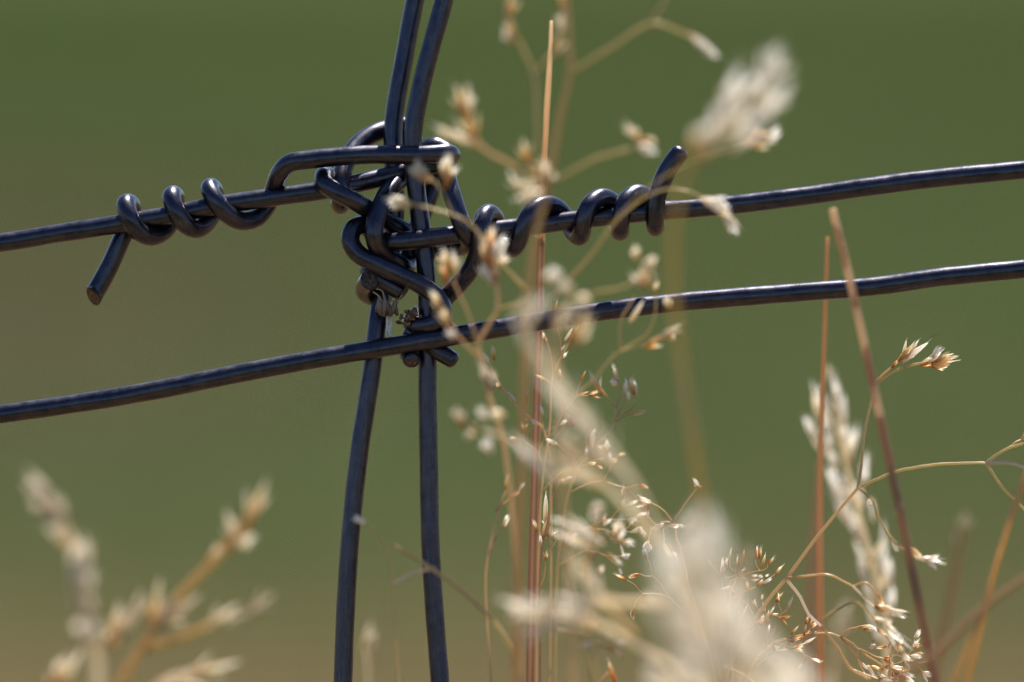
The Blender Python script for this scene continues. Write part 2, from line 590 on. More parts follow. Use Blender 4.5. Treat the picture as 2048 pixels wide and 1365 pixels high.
# tie wires of the knot
wire('tie_wire', [
    (845, 498, -44), (880, 499, -40), (918, 496, -22), (936, 484, 14), (930, 464, 46), (916, 428, 46), (904, 390, 30), (894, 352, -5), (896, 322, -52),
    (888, 302, -78), (868, 293, -84), (846, 303, -84), (828, 330, -74), (806, 356, -54), (784, 376, -8), (764, 405, 34), (751, 440, 58), (749, 474, 62), (758, 499, 42),
    (778, 514, 14), (800, 530, -6), (812, 536, -28), (816, 522, -52), (826, 474, -70), (846, 426, -84), (862, 382, -92), (872, 345, -104)],
    label='tie wire arched over the loop and straddling the strand')
wire('tie_wire', [
    (818, 310, -92), (815, 268, -96), (803, 252, -96), (780, 257, -92), (744, 270, -70), (712, 294, -42), (690, 330, -4), (681, 368, 26), (682, 396, 26), (681, 411, 0),
    (678, 400, -32), (668, 372, -40), (657, 354, -12), (648, 353, 22), (650, 368, 48), (668, 381, 62), (694, 395, 62), (720, 409, 46), (746, 425, 14), (776, 444, -14), (808, 464, -34), (834, 486, -62)],
    label='tie wire hooked under the left strand and folded back to the right')
wire('tie_wire', [
    (775, 588, -62), (752, 594, -52), (732, 586, -26), (733, 570, 8), (740, 561, 40)], r=19.5,
    label='short tie wire with its cut end pointing forward')
wire('tie_wire', [
    (762, 528, -50), (742, 528, -30), (738, 540, -2), (752, 553, 16), (780, 570, 22), (806, 586, 22)], cut1=0.35,
    label='short tie wire slanting across the rear upright')
wire('tie_wire', [
    (905, 650, -20), (870, 690, -22), (840, 694, -42), (818, 694, -28), (815, 704, 6), (823, 720, 34)], r=17.5, cap1='round',
    label='lower tie wire end with its cut face pointing forward')
wire('tie_wire', [
    (812, 662, 6), (836, 676, 8), (862, 693, 14), (886, 709, 22), (904, 720, 24)], r=17.5, cap1='round',
    label='lower tie wire end poking out right below the level strand')


# ------------------------------------------------------------------ spikelets
def leaflet(bm, lay, base, tip_off, width, bulge, yaw, tilt, nseg=7, t0=0.0, t1=1.0):
    """one boat-shaped bract, along +Z, opened outwards by tilt"""
    rot = Matrix.Rotation(yaw, 4, 'Z') @ Matrix.Rotation(tilt, 4, 'X')
    rows = []
    for i in range(nseg):
        s = i / (nseg - 1)
        wd = width * 1.75 * ((0.10 + s) ** 0.55) * ((1.0 - s) ** 0.85) + 0.012
        row = []
        for k in (-1, -0.5, 0, 0.5, 1):
            x = k * wd * 0.5
            yv = -bulge * (1 - k * k) * math.sin(math.pi * (0.12 + 0.8 * s)) - bulge * 0.3 * math.sin(math.pi * s)
            v = bm.verts.new(rot @ Vector((x, yv, base + s * tip_off)))
            v[lay] = t0 + (t1 - t0) * s
            row.append(v)
        rows.append(row)
    for a, b in zip(rows[:-1], rows[1:]):
        for k in range(4):
            bm.faces.new((a[k], a[k + 1], b[k + 1], b[k]))


def spikelet_mesh(kind, material, seed):
    r = random.Random(seed)
    bm = bmesh.new()
    lay = bm.verts.layers.float.new('t')
    if kind == 'open':      # two gaping glumes, florets between them, ragged tips and a few awns
        for y, tl in ((0.1, 0.16), (math.pi + 0.2, 0.14), (1.5, 0.20), (4.6, 0.10)):
            leaflet(bm, lay, r.uniform(0, 0.12), r.uniform(0.66, 0.92), r.uniform(0.34, 0.46), 0.13, y + r.uniform(-.4, .4), tl + r.uniform(-0.04, .14))
        leaflet(bm, lay, 0.25, 0.7, 0.32, 0.10, r.uniform(0, 6), 0.05)
        for k in range(3):
            leaflet(bm, lay, 0.35, r.uniform(0.6, 0.85), 0.05, 0.02, r.uniform(0, 6.28), r.uniform(0.05, 0.28), 5, 0.5, 1.0)
    elif kind == 'slim':    # closed and pointed
        for y in (0.0, 2.1, 4.2):
            leaflet(bm, lay, 0.0, r.uniform(0.86, 1.0), 0.8, 0.26, y + r.uniform(-.2, .2), 0.03)
        leaflet(bm, lay, 0.55, 0.55, 0.08, 0.03, r.uniform(0, 6), 0.06, 5, 0.6, 1.0)
    else:                    # plump seed between short gaping glumes
        for y in (0.0, 1.6, 3.2, 4.7):
            leaflet(bm, lay, 0.0, 0.9, 0.62, 0.36, y, 0.04)
        leaflet(bm, lay, 0.1, 0.95, 0.45, 0.2, 1.0, 0.25)
        leaflet(bm, lay, 0.1, 1.0, 0.40, 0.2, 4.0, 0.22)
    me = bpy.data.meshes.new('spikelet')
    bm.to_mesh(me)
    bm.free()
    me.materials.append(material)
    for p in me.polygons:
        p.use_smooth = True
    return me


SPK = {}
for key in ('gold', 'orange', 'pale', 'white', 'grey', 'husk'):
    SPK[key] = {'open': [spikelet_mesh('open', M[key], 11 + i) for i in range(5)],
                'slim': [spikelet_mesh('slim', M[key], 31 + i) for i in range(3)],
                'seed': [spikelet_mesh('seed', M[key], 51)]}


def add_spikelet(parent, base, x0, y0, x1, y1, wd, key, d, kind=None, name='spikelet', lean=0.0):
    if abs(d) > 500 and kind != 'seed' and d < 1500:
        wd *= 0.62          # the slender husks of the heads that stand far in front
        x1, y1 = x1 + (x1 - x0) * 0.1, y1 + (y1 - y0) * 0.1
    a, b = W(x0, y0, d), W(x1, y1, d + lean)
    v = b - a
    L = max(v.length, 1e-6)
    if kind is None:
        ratio = wd * S / L
        kind = 'slim' if ratio < 0.30 else 'open'
    me = rnd.choice(SPK[key][kind])
    o = bpy.data.objects.new(name, me)
    COL.objects.link(o)
    o.parent = parent
    q = Vector((0, 0, 1)).rotation_difference(v.normalized())
    roll = Quaternion((0, 0, 1), rnd.uniform(0, 6.28))
    o.rotation_mode = 'QUATERNION'
    o.rotation_quaternion = q @ roll
    ws = wd * S * (1.0 if kind != 'open' else 1.5)
    o.scale = (ws, ws, L)
    o.location = a - base
    return o


def to_ground(pts):
    """append the point where a stem that leaves the frame meets the ground"""
    x, y, d = pts[0]
    x2, y2, d2 = pts[1]
    y_end = 682 + 9900
    dx = (x - x2) / max(60, (y - y2))
    dx = max(-0.12, min(0.12, dx))
    k1, k2 = (x + dx * 2500, y + 2500, d), None
    lo = (x + dx * 5200, y_end, d)
    # solve for z = 0
    for _ in range(12):
        p = W(*lo)
        lo = (lo[0], lo[1] + p.z / S, d)
    return [lo, k1] + list(pts)


def tuft(parent, base, sp, d, kind=None):
    """a spikelet and, where it is a big one, two smaller ones beside it"""
    x0, y0, x1, y1, wd, key = sp[:6]
    add_spikelet(parent, base, x0, y0, x1, y1, wd, key, d, kind)
    if wd < 16 or kind == 'seed':
        return
    for sg in (-1, 1):
        if rnd.random() < 0.2:
            continue
        a = sg * rnd.uniform(0.25, 0.6)
        f = rnd.uniform(0.0, 0.35)
        k = rnd.uniform(0.45, 0.75)
        dx, dy = x1 - x0, y1 - y0
        ex, ey = (dx * math.cos(a) - dy * math.sin(a)) * k, (dx * math.sin(a) + dy * math.cos(a)) * k
        sx, sy = x0 + dx * f, y0 + dy * f
        add_spikelet(parent, base, sx, sy, sx + ex, sy + ey, wd * rnd.uniform(0.45, 0.65), rnd.choice((key, key, 'pale' if key != 'grey' else 'grey')), d + rnd.uniform(-12, 12))


def fork(x, y, ang, ln, n, key='gold', seed=1, r=1.6, mk='twig', w=8, sl=22):
    """a fine twig that divides n times, each end with a small spikelet"""
    q = random.Random(seed)
    out = []

    def grow(x, y, ang, ln, k, r):
        pts = [(x, y)]
        a = ang
        for i in range(3):
            a += q.uniform(-0.22, 0.22)
            x += math.cos(a) * ln / 3
            y -= math.sin(a) * ln / 3
            pts.append((x, y))
        sps = []
        if k == 0 or q.random() < 0.35:
            for j in range(q.choice((1, 1, 2, 3))):
                aa = a + q.uniform(-0.6, 0.6)
                l2 = sl * q.uniform(0.7, 1.25)
                sps.append((x, y, x + math.cos(aa) * l2, y - math.sin(aa) * l2, w * q.uniform(0.75, 1.25), q.choice((key, key, 'white', 'gold', 'orange'))))
        out.append((pts, r, mk, sps))
        if k:
            for sg in (-1, 1):
                grow(x, y, a + sg * q.uniform(0.25, 0.75), ln * q.uniform(0.5, 0.8), k - 1, max(0.9, r * 0.82))
    grow(x, y, math.radians(ang), ln, n, r)
    return out


GR = 'dry grass stems standing at the fence'


def plant(label, d, stem, r0, r1, material, spikes=(), branches=(), name='grass_plant', cat='grass', tip='flat', sides=10, jit=40, flat=1.0, wave=0):
    """stem listed from the bottom of the frame to the tip; branches: (points, radius, material, spikelets)"""
    st = [(p[0], p[1], p[2] if len(p) > 2 else d) for p in stem]
    full = to_ground(st)
    base = W(*full[0])
    root = thing(name, label, cat, base, GR)
    path = spline([W(*p) for p in full], 8)
    n = len(path)
    rad = []
    for i in range(n):
        f = max(0.0, (i / (n - 1) - 2.0 / (len(full) - 1)) / (1 - 2.0 / (len(full) - 1)))
        rad.append((r0 + (r1 - r0) * f) * S)
    me = shift(tube_mesh('stem', path, rad, sides, 'none', tip, flatten=flat, wob=0.12), -base)
    so = link('stem', me, M[material], root)
    for sp in spikes:
        (add_spikelet(so, base, *sp[:6], d=d + rnd.uniform(-jit, jit) * 0.5) if len(spikes) > 26 else tuft(so, base, sp, d + rnd.uniform(-jit, jit) * 0.5, sp[6] if len(sp) > 6 else None))
    for br in branches:
        pts, r, mk, sps = br[:4]
        bd = br[4] if len(br) > 4 else d
        dj = rnd.uniform(-jit, jit)
        bp = []
        for i, p in enumerate(pts):
            f = i / max(1, len(pts) - 1)
            bp.append((p[0], p[1], bd + dj * f))
        path = spline([W(*p) for p in bp], 7)
        n = len(path)
        path = [p + UP * (noise.noise(p * 900) * 1.1 * S) + RIGHT * (noise.noise(p * 900 + Vector((9, 9, 9))) * 1.1 * S) for p in path]
        r = r * (0.74 if bd > 280 else 0.86)
        rad = [r * S * (1.12 - 0.3 * i / (n - 1)) for i in range(n)]
        bo = link('branch', shift(tube_mesh('branch', path, rad, 8, 'flat', 'round', wob=0.2), -base), M[mk], root)
        for sp in sps:
            tuft(bo, base, sp, bd + dj + rnd.uniform(-8, 8), sp[6] if len(sp) > 6 else None)
    return root


def plume_spikes(axis, count, length, width, key, spread, seed, keys=None):
    """spikelets packed along a drooping or upright head"""
    r = random.Random(seed)
    P = spline([Vector((a[0], a[1], 0)) for a in axis], 10)
    out = []
    for k in range(count):
        f = (k + r.random()) / count
        i = min(int(f * (len(P) - 1)), len(P) - 2)
        c, t = P[i], (P[i + 1] - P[i]).normalized()
        side = Vector((-t.y, t.x, 0)) * (1 if k % 2 else -1)
        env = spread * (0.45 + 0.75 * math.sin(math.pi * (0.15 + 0.75 * (1 - f))))
        o = c + side * env * r.uniform(0.05, 0.55)
        ln = length * r.uniform(0.75, 1.15)
        tip = o + t * ln * 0.92 + side * env * r.uniform(0.05, 0.5)
        out.append((o.x, o.y, tip.x, tip.y, width * r.uniform(0.8, 1.15), r.choice(keys) if keys else key))
    return out


# 1 sharp straight stem just behind the wires
root = plant('straight red-brown stem, sharp, with a thin pale broken tip, just behind the right coil', -85,
      [(1060, 1400), (1066, 1100), (1073, 850), (1078, 650), (1081, 478)], 10, 9, 'stem_red', name='grass_stalk', sides=20, flat=0.55)
b0 = Vector(root.location)
path = spline([W(*p) for p in [(1082, 492, -88), (1086, 400, -90), (1090, 290, -90), (1097, 160, -90), (1102, 80, -90), (1103, 42, -90)]], 8)
link('bare_tip', shift(tube_mesh('bare_tip', path, [(6.6 - 3.4 * (i / (len(path) - 1)) ** 2) * S for i in range(len(path))], 12, 'flat', 'flat', flatten=0.85, wob=0.2), -b0), M['stem_pale'], root)['label'] = 'thin pale broken tip'
frayed = [(1079, 482, 1070, 470, 5, 'gold'), (1080, 490, 1088, 478, 6, 'orange'), (1077, 488, 1073, 476, 6, 'orange'), (1086, 480, 1085, 466, 4, 'gold')]
for sp in frayed:
    add_spikelet(root, b0, *sp, d=-78, kind='slim', name='frayed_sheath')

# 2 tall golden panicle in front
plant('tall golden panicle, softly blurred, rising above the upper strand past the top edge', 600,
      [(1030, 1400), (1038, 1100), (1046, 850), (1056, 600), (1072, 470), (1090, 400), (1108, 300), (1122, 225), (1139, 145), (1137, 60), (1126, -60)], 8.5, 4.5, 'stem_mix',
      spikes=[(1132, 30, 1116, -30, 26, 'gold')],
      branches=[
          ([(1088, 400), (1075, 260), (1068, 150), (1047, 100), (1026, 64)], 4.0, 'twig_green', [(1030, 82, 1012, 20, 30, 'gold'), (1016, 45, 1024, -25, 30, 'gold'), (1024, 90, 1008, 55, 22, 'pale')]),
          ([(1068, 150), (1095, 116), (1112, 100)], 3.5, 'twig_green', [(1110, 112, 1122, 62, 24, 'gold'), (1116, 72, 1127, 22, 26, 'pale')]),
          ([(1139, 145), (1220, 97), (1303, 46), (1348, 58), (1385, 76)], 4.2, 'twig_green', [(1378, 68, 1428, 104, 34, 'white'), (1392, 86, 1436, 112, 32, 'white')]),
          ([(1303, 46), (1328, 0), (1342, -50)], 4.0, 'twig_green', []),
          ([(1098, 362), (1010, 322), (966, 297), (948, 270)], 4.6, 'twig', [(955, 292, 895, 262, 34, 'pale'), (920, 280, 862, 248, 32, 'pale'), (950, 285, 925, 210, 32, 'gold'), (934, 240, 912, 174, 34, 'gold'), (940, 230, 938, 180, 26, 'pale')]),
          ([(1098, 362), (1078, 340), (1054, 318)], 4.0, 'twig', [(1058, 332, 1046, 280, 24, 'gold'), (1062, 350, 1100, 326, 32, 'pale'), (1052, 398, 1020, 346, 24, 'pale'), (1100, 362, 1030, 372, 34, 'pale'), (1085, 384, 1028, 398, 30, 'white'), (1092, 348, 1112, 352, 28, 'pale')]),
          ([(1112, 360), (1190, 318), (1262, 297)], 4.0, 'twig_green', [(1272, 292, 1312, 304, 36, 'white'), (1282, 286, 1254, 250, 26, 'gold'), (1278, 280, 1310, 282, 26, 'gold')]),
          ([(1046, 900), (1000, 872), (945, 852), (918, 832)], 3.6, 'twig', [(930, 858, 912, 818, 32, 'gold'), (985, 910, 966, 880, 28, 'white'), (975, 838, 955, 818, 28, 'white'), (1010, 830, 980, 826, 28, 'pale'), (950, 868, 930, 876, 24, 'pale')]),
      ])

# 3 big white head, strongly blurred
plant('big creamy white seed head, strongly blurred, above the tail of the right coil', 1050,
      [(1440, 1400, 900), (1410, 1060, 950), (1386, 880, 1000), (1362, 720, 1000), (1346, 560, 1050), (1352, 430, 1100), (1388, 312, 1150), (1450, 245, 1150), (1510, 180, 1150), (1548, 115, 1150)], 9, 4, 'stem_olive', jit=120,
      spikes=[(1376, 306, 1404, 262, 30, 'gold'), (1402, 324, 1432, 284, 30, 'gold'), (1398, 300, 1432, 236, 40, 'white'), (1424, 290, 1470, 232, 44, 'white'), (1420, 262, 1462, 190, 44, 'white'), (1446, 270, 1494, 214, 47, 'white'),
              (1448, 222, 1476, 138, 47, 'white'), (1470, 236, 1506, 150, 44, 'white'), (1478, 266, 1540, 226, 47, 'white'), (1492, 216, 1536, 140, 47, 'white'), (1500, 246, 1562, 190, 49, 'white'),
              (1516, 190, 1556, 92, 47, 'white'), (1530, 176, 1568, 104, 35, 'white'), (1530, 226, 1580, 168, 40, 'white'), (1440, 236, 1458, 176, 33, 'grey'), (1460, 300, 1510, 262, 35, 'white')])

# 4 fine panicle over the knot
plant('fine golden panicle with orange spikelets crossing in front of the knot', 400,
      [(1046, 1400), (1030, 1100), (1006, 880), (978, 790), (962, 715), (956, 690), (978, 648), (994, 620), (992, 560), (985, 520)], 5, 3.2, 'twig',
      spikes=[(982, 540, 962, 472, 26, 'orange'), (974, 515, 986, 448, 24, 'orange'), (988, 520, 1008, 468, 22, 'white'), (986, 572, 960, 520, 20, 'white'), (990, 545, 974, 486, 26, 'gold'), (998, 535, 1012, 505, 16, 'pale'), (992, 570, 985, 530, 22, 'orange')],
      branches=[
          ([(994, 620), (1060, 592), (1020, 545), (1005, 528)], 3.2, 'twig_green', []),
          ([(1060, 592), (990, 512), (935, 444), (872, 420), (822, 408)], 3.2, 'twig_green', [(826, 412, 772, 396, 30, 'pale'), (812, 408, 776, 402, 30, 'white')]),
          ([(905, 432), (882, 380), (858, 352)], 2.8, 'twig_green', [(862, 362, 822, 336, 28, 'pale'), (850, 366, 832, 318, 26, 'gold'), (892, 380, 900, 306, 28, 'gold'), (888, 345, 898, 310, 24, 'pale')]),
          ([(956, 690), (934, 622), (905, 560)], 3.0, 'twig', [(892, 575, 888, 520, 18, 'orange'), (898, 548, 886, 494, 18, 'gold'), (912, 556, 906, 496, 18, 'pale')]),
          ([(978, 790), (960, 722), (932, 690), (906, 662)], 3.0, 'twig', [(903, 662, 876, 606, 20, 'gold'), (885, 622, 860, 580, 18, 'gold'), (908, 680, 892, 650, 18, 'white'), (988, 782, 962, 724, 26, 'grey')]),
          ([(1045, 690), (1110, 588), (1180, 512), (1230, 442), (1300, 374), (1380, 326), (1470, 296), (1502, 286)], 2.2, 'twig_green', [(1490, 292, 1545, 270, 24, 'gold'), (1515, 284, 1565, 264, 20, 'white'), (1505, 280, 1540, 262, 18, 'orange')], 440),
          ([(1110, 588), (1180, 516), (1236, 440), (1300, 390), (1345, 378), (1390, 388), (1428, 412)], 2.6, 'twig_green', [(1402, 398, 1462, 416, 26, 'white'), (1425, 408, 1470, 445, 24, 'pale'), (1446, 430, 1478, 468, 22, 'white')], 340),
      ])

# 5 knot of round seeds right of the knot
plant('loose panicle of round seeds, blurred to discs, between the two level strands', 720,
      [(1150, 1400), (1128, 1000), (1120, 760), (1110, 690), (1112, 620)], 5, 3.5, 'twig',
      spikes=[(1120, 562, 1098, 540, 26, 'white', 'seed'), (1144, 588, 1122, 566, 24, 'pale', 'seed'), (1178, 608, 1154, 592, 22, 'pale', 'seed'), (1150, 632, 1130, 616, 22, 'pale', 'seed'), (1102, 570, 1092, 545, 18, 'gold'),
              (1150, 695, 1170, 628, 35, 'gold'), (1140, 690, 1180, 650, 32, 'gold'), (1108, 690, 1130, 612, 21, 'pale')],
      branches=[
          ([(1112, 620), (1160, 592), (1250, 573), (1286, 546)], 3.2, 'twig_green', [(1280, 580, 1290, 530, 22, 'gold'), (1286, 575, 1262, 550, 19, 'pale'), (1296, 575, 1302, 545, 18, 'gold'), (1276, 520, 1268, 492, 18, 'gold'), (1292, 540, 1308, 512, 22, 'pale', 'seed')], 500),
          ([(1190, 1400), (1110, 850), (1190, 756), (1238, 704), (1292, 690)], 2.6, 'twig_green', [(1288, 696, 1330, 668, 19, 'gold'), (1310, 682, 1366, 646, 19, 'pale'), (1318, 676, 1352, 668, 16, 'gold')], 300),
          ([(1238, 704), (1243, 640), (1268, 596)], 2.4, 'twig', [(1260, 645, 1288, 598, 14, 'pale'), (1342, 614, 1328, 596, 18, 'pale', 'seed')], 300),
          ([(1240, 702), (1298, 662), (1312, 602), (1300, 555)], 2.4, 'twig_green', [(1308, 590, 1318, 560, 11, 'gold')], 300),
      ])

# 6 slanting head
plant('slender pale seed head with a hooked tip, blurred, slanting across the lower strand', 1080,
      [(1395, 1400), (1335, 1130), (1278, 985), (1232, 915), (1165, 825), (1100, 735), (1050, 668), (1034, 632), (1060, 604)], 4.5, 3, 'leaf', jit=90,
      spikes=[(1050, 650, 1098, 588, 20, 'white'), (1036, 640, 1080, 596, 17, 'white'), (1060, 690, 1030, 632, 18, 'white'), (1090, 735, 1046, 660, 17, 'white'), (1112, 768, 1064, 690, 17, 'white'), (1130, 795, 1090, 720, 18, 'white'),
              (1140, 830, 1076, 750, 20, 'white'), (1160, 840, 1108, 760, 20, 'white'), (1180, 868, 1126, 790, 20, 'white'), (1200, 890, 1150, 812, 18, 'white'), (1216, 920, 1176, 842, 20, 'white'), (1240, 938, 1196, 860, 17, 'white'), (1250, 965, 1216, 890, 14, 'white'), (1268, 985, 1240, 925, 11, 'white')])

# 7 small sharp panicles near the straight stem
plant('slender panicle with tiny orange spikelets, sharp, just below the lower strand', -30,
      [(1072, 1400), (1082, 1000), (1100, 850), (1107, 748), (1136, 690), (1152, 655)], 2.6, 1.8, 'twig', jit=10,
      spikes=[(1130, 682, 1146, 654, 9, 'white'), (1138, 690, 1160, 648, 8, 'orange'), (1122, 702, 1132, 688, 8, 'white'), (1125, 718, 1134, 704, 8, 'white'), (1142, 684, 1152, 660, 8, 'orange'), (1107, 628, 1116, 598, 7, 'orange')],
      branches=[([(1106, 750), (1100, 704), (1088, 668)], 1.8, 'twig', [(1090, 684, 1086, 664, 9, 'gold'), (1094, 690, 1090, 672, 8, 'orange')]),
                ([(1125, 715), (1118, 670), (1108, 622)], 1.4, 'twig', [])] + fork(1096, 880, 65, 60, 2, 'orange', 21) + fork(1084, 985, 40, 70, 2, 'white', 22)  + fork(1077, 1180, 55, 60, 2, 'gold', 23))
plant('slender panicle with one bright white seed, nearly sharp, left of the straight stem', 110,
      [(1100, 1400), (1102, 1010), (1098, 900), (1082, 852), (1050, 832), (1022, 796), (1000, 770), (986, 742), (979, 724)], 2.4, 2.0, 'twig', jit=12,
      spikes=[(980, 728, 965, 704, 11, 'white'), (989, 722, 984, 690, 12, 'gold'), (1030, 804, 1011, 781, 13, 'white', 'slim'), (1000, 778, 992, 764, 12, 'gold'), (1062, 842, 1050, 826, 11, 'gold'), (1075, 852, 1062, 838, 9, 'white'), (1113, 889, 1090, 878, 12, 'white', 'slim')],
      branches=[([(1048, 826), (1053, 802), (1055, 786)], 1.6, 'twig', [(1053, 804, 1057, 780, 7, 'orange')]),
                ([(1150, 915), (1130, 902), (1112, 888)], 1.4, 'twig', []),
                ([(1098, 900), (1120, 862), (1142, 842), (1138, 836)], 1.4, 'twig', [(1145, 852, 1130, 824, 14, 'gold'), (1150, 856, 1142, 834, 10, 'orange')])] + fork(1102, 1080, 38, 80, 3, 'white', 31, w=9) + fork(1100, 960, 130, 60, 2, 'white', 32, w=9))
plant('forked panicle with white-tipped spikelets right of the slanting head', 128,
      [(1110, 1400), (1120, 1080), (1150, 950), (1180, 905), (1222, 858), (1231, 838), (1232, 812)], 3.2, 2.4, 'twig_green', jit=15,
      branches=[([(1231, 816), (1212, 792), (1198, 772)], 2.0, 'twig_green', [(1206, 792, 1178, 744, 16, 'gold'), (1196, 772, 1180, 748, 14, 'white')]),
                ([(1233, 814), (1242, 778), (1236, 760)], 2.0, 'twig_green', [(1236, 768, 1226, 726, 14, 'grey'), (1234, 772, 1222, 760, 14, 'white', 'seed')]),
                ([(1231, 840), (1248, 806), (1254, 780)], 2.0, 'twig_green', [(1252, 794, 1251, 756, 12, 'white'), (1258, 802, 1254, 776, 12, 'white')]),
                ([(1246, 830), (1268, 812), (1271, 790)], 2.0, 'twig_green', [(1268, 792, 1262, 752, 14, 'gold'), (1272, 790, 1268, 758, 11, 'white')]),
                ([(1231, 844), (1262, 828), (1288, 822)], 2.2, 'twig_green', [(1266, 830, 1292, 822, 10, 'pale')]),
                ([(1180, 905), (1172, 880), (1185, 850)], 2.0, 'twig', [(1180, 905, 1190, 855, 14, 'pale'), (1172, 912, 1180, 890, 12, 'white')])] + fork(1140, 985, 30, 70, 2, 'white', 41, w=11) + fork(1118, 1130, 40, 60, 2, 'white', 43, w=11))

# 8 white band
plant('drooping white spikelets, blurred, crossing the straight stem below the lower strand', 850,
      [(1440, 1400), (1390, 1220), (1310, 1080), (1250, 1010), (1190, 955), (1120, 920), (1060, 900)], 6, 4, 'leaf', jit=80,
      spikes=[(1080, 930, 1022, 872, 30, 'white'), (1110, 955, 1040, 900, 30, 'white'), (1120, 960, 1070, 925, 26, 'white'), (1195, 972, 1100, 915, 30, 'pale'), (1200, 968, 1130, 930, 27, 'white'), (1170, 905, 1105, 855, 33, 'pale'), (1160, 925, 1110, 880, 30, 'grey'), (1235, 935, 1160, 900, 30, 'grey'), (1300, 1072, 1238, 990, 26, 'pale'), (1296, 1060, 1262, 1030, 22, 'white')])

# 9 sharp panicle at lower centre right
plant('sharp small panicle with hanging white seed clusters, above the big cream plume', -10,
      [(1440, 1400), (1400, 1245), (1376, 1165), (1362, 1100), (1353, 1076), (1351, 1055), (1346, 1045)], 2.2, 1.9, 'twig', jit=8,
      branches=[([(1346, 1045), (1370, 1008), (1397, 972)], 1.8, 'twig', [(1399, 975, 1386, 956, 10, 'white'), (1398, 972, 1404, 973, 6, 'orange'), (1396, 976, 1390, 968, 9, 'gold')]),
                ([(1346, 1045), (1324, 1018), (1302, 1006)], 1.9, 'twig', [(1302, 1008, 1277, 993, 13, 'white'), (1296, 1011, 1271, 1014, 8, 'white'), (1291, 1010, 1287, 1036, 10, 'gold'), (1297, 1012, 1294, 1038, 10, 'gold'), (1304, 1006, 1288, 1000, 11, 'white'), (1300, 1010, 1290, 1016, 10, 'orange')]),
                ([(1346, 1047), (1326, 1044), (1312, 1050), (1296, 1034)], 1.8, 'twig', [(1328, 1048, 1304, 1058, 14, 'white'), (1322, 1052, 1308, 1060, 12, 'white')]),
                ([(1350, 1052), (1336, 1056), (1322, 1056)], 1.6, 'twig', [(1332, 1054, 1366, 1052, 13, 'pale'), (1356, 1052, 1370, 1054, 10, 'grey')]),
                ([(1303, 1055), (1298, 1076), (1297, 1084)], 1.3, 'twig_white', [(1298, 1080, 1286, 1104, 13, 'white'), (1296, 1086, 1294, 1110, 14, 'white'), (1299, 1088, 1302, 1102, 11, 'white')]),
                ([(1326, 1058), (1328, 1080), (1328, 1092)], 1.3, 'twig_white', [(1326, 1086, 1340, 1112, 14, 'white'), (1334, 1098, 1342, 1116, 12, 'white'), (1344, 1104, 1356, 1118, 10, 'white')])] + fork(1400, 1245, 150, 80, 2, 'white', 51, w=9))

# 10 lower middle bundles
plant('flat-lying white panicle, blurred, low in the middle near the bottom edge', 800,
      [(1460, 1420), (1350, 1335), (1270, 1290), (1200, 1250), (1110, 1235), (1020, 1215)], 7, 4, 'leaf', jit=80,
      spikes=[(1095, 1228, 998, 1198, 24, 'white'), (1130, 1238, 1030, 1225, 32, 'white'), (1170, 1245, 1080, 1236, 32, 'white'), (1140, 1225, 1060, 1205, 29, 'white'), (1200, 1215, 1110, 1192, 27, 'white'), (1130, 1250, 1040, 1260, 27, 'white'), (1200, 1256, 1110, 1252, 29, 'pale'), (1190, 1240, 1110, 1215, 29, 'white')],
      branches=[([(1330, 1212), (1260, 1206), (1190, 1206)], 8, 'leaf', [(1330, 1215, 1285, 1196, 26, 'pale'), (1250, 1208, 1190, 1196, 22, 'pale'), (1380, 1180, 1320, 1160, 31, 'pale')]),
                ([(1270, 1270), (1215, 1210), (1175, 1150), (1150, 1115)], 6, 'leaf', [(1200, 1190, 1150, 1130, 24, 'white'), (1176, 1160, 1138, 1108, 22, 'pale')]),
                ([(1100, 1262), (1150, 1268), (1200, 1290), (1228, 1300)], 3.4, 'twig', [(1215, 1292, 1243, 1312, 15, 'gold'), (1160, 1298, 1184, 1284, 17, 'white'), (1228, 1292, 1256, 1282, 15, 'white'), (1212, 1284, 1218, 1266, 12, 'pale'), (1195, 1260, 1190, 1240, 12, 'gold')], 380)])
plant('airy panicle of white spikelets, blurred, close left of the huge cream plume', 520,
      [(1195, 1400), (1180, 1240), (1172, 1140), (1180, 1080), (1200, 1060)], 4, 3, 'twig_green',
      spikes=[(1205, 1088, 1130, 1046, 34, 'white'), (1190, 1100, 1110, 1066, 31, 'white'), (1180, 1070, 1110, 1040, 26, 'white')],
      branches=[([(1200, 1080), (1235, 1078), (1258, 1086)], 3, 'twig', [(1232, 1076, 1242, 1030, 19, 'pale'), (1245, 1088, 1268, 1084, 17, 'white'), (1215, 1080, 1212, 1058, 15, 'gold'), (1228, 1085, 1250, 1060, 17, 'white')], 300),
                ([(1175, 1130), (1195, 1105), (1215, 1108), (1232, 1118)], 2.6, 'twig', [(1222, 1112, 1244, 1128, 13, 'white'), (1195, 1150, 1208, 1130, 15, 'grey')], 250),
                ([(1172, 1140), (1185, 1060), (1200, 1024)], 3, 'twig', [(1200, 1028, 1188, 1008, 30, 'grey', 'seed'), (1204, 1042, 1188, 1024, 28, 'white', 'seed')], 560),
                ([(1195, 1400), (1200, 1365), (1222, 1340)], 3, 'twig', [(1232, 1372, 1216, 1318, 14, 'orange')], 200)])

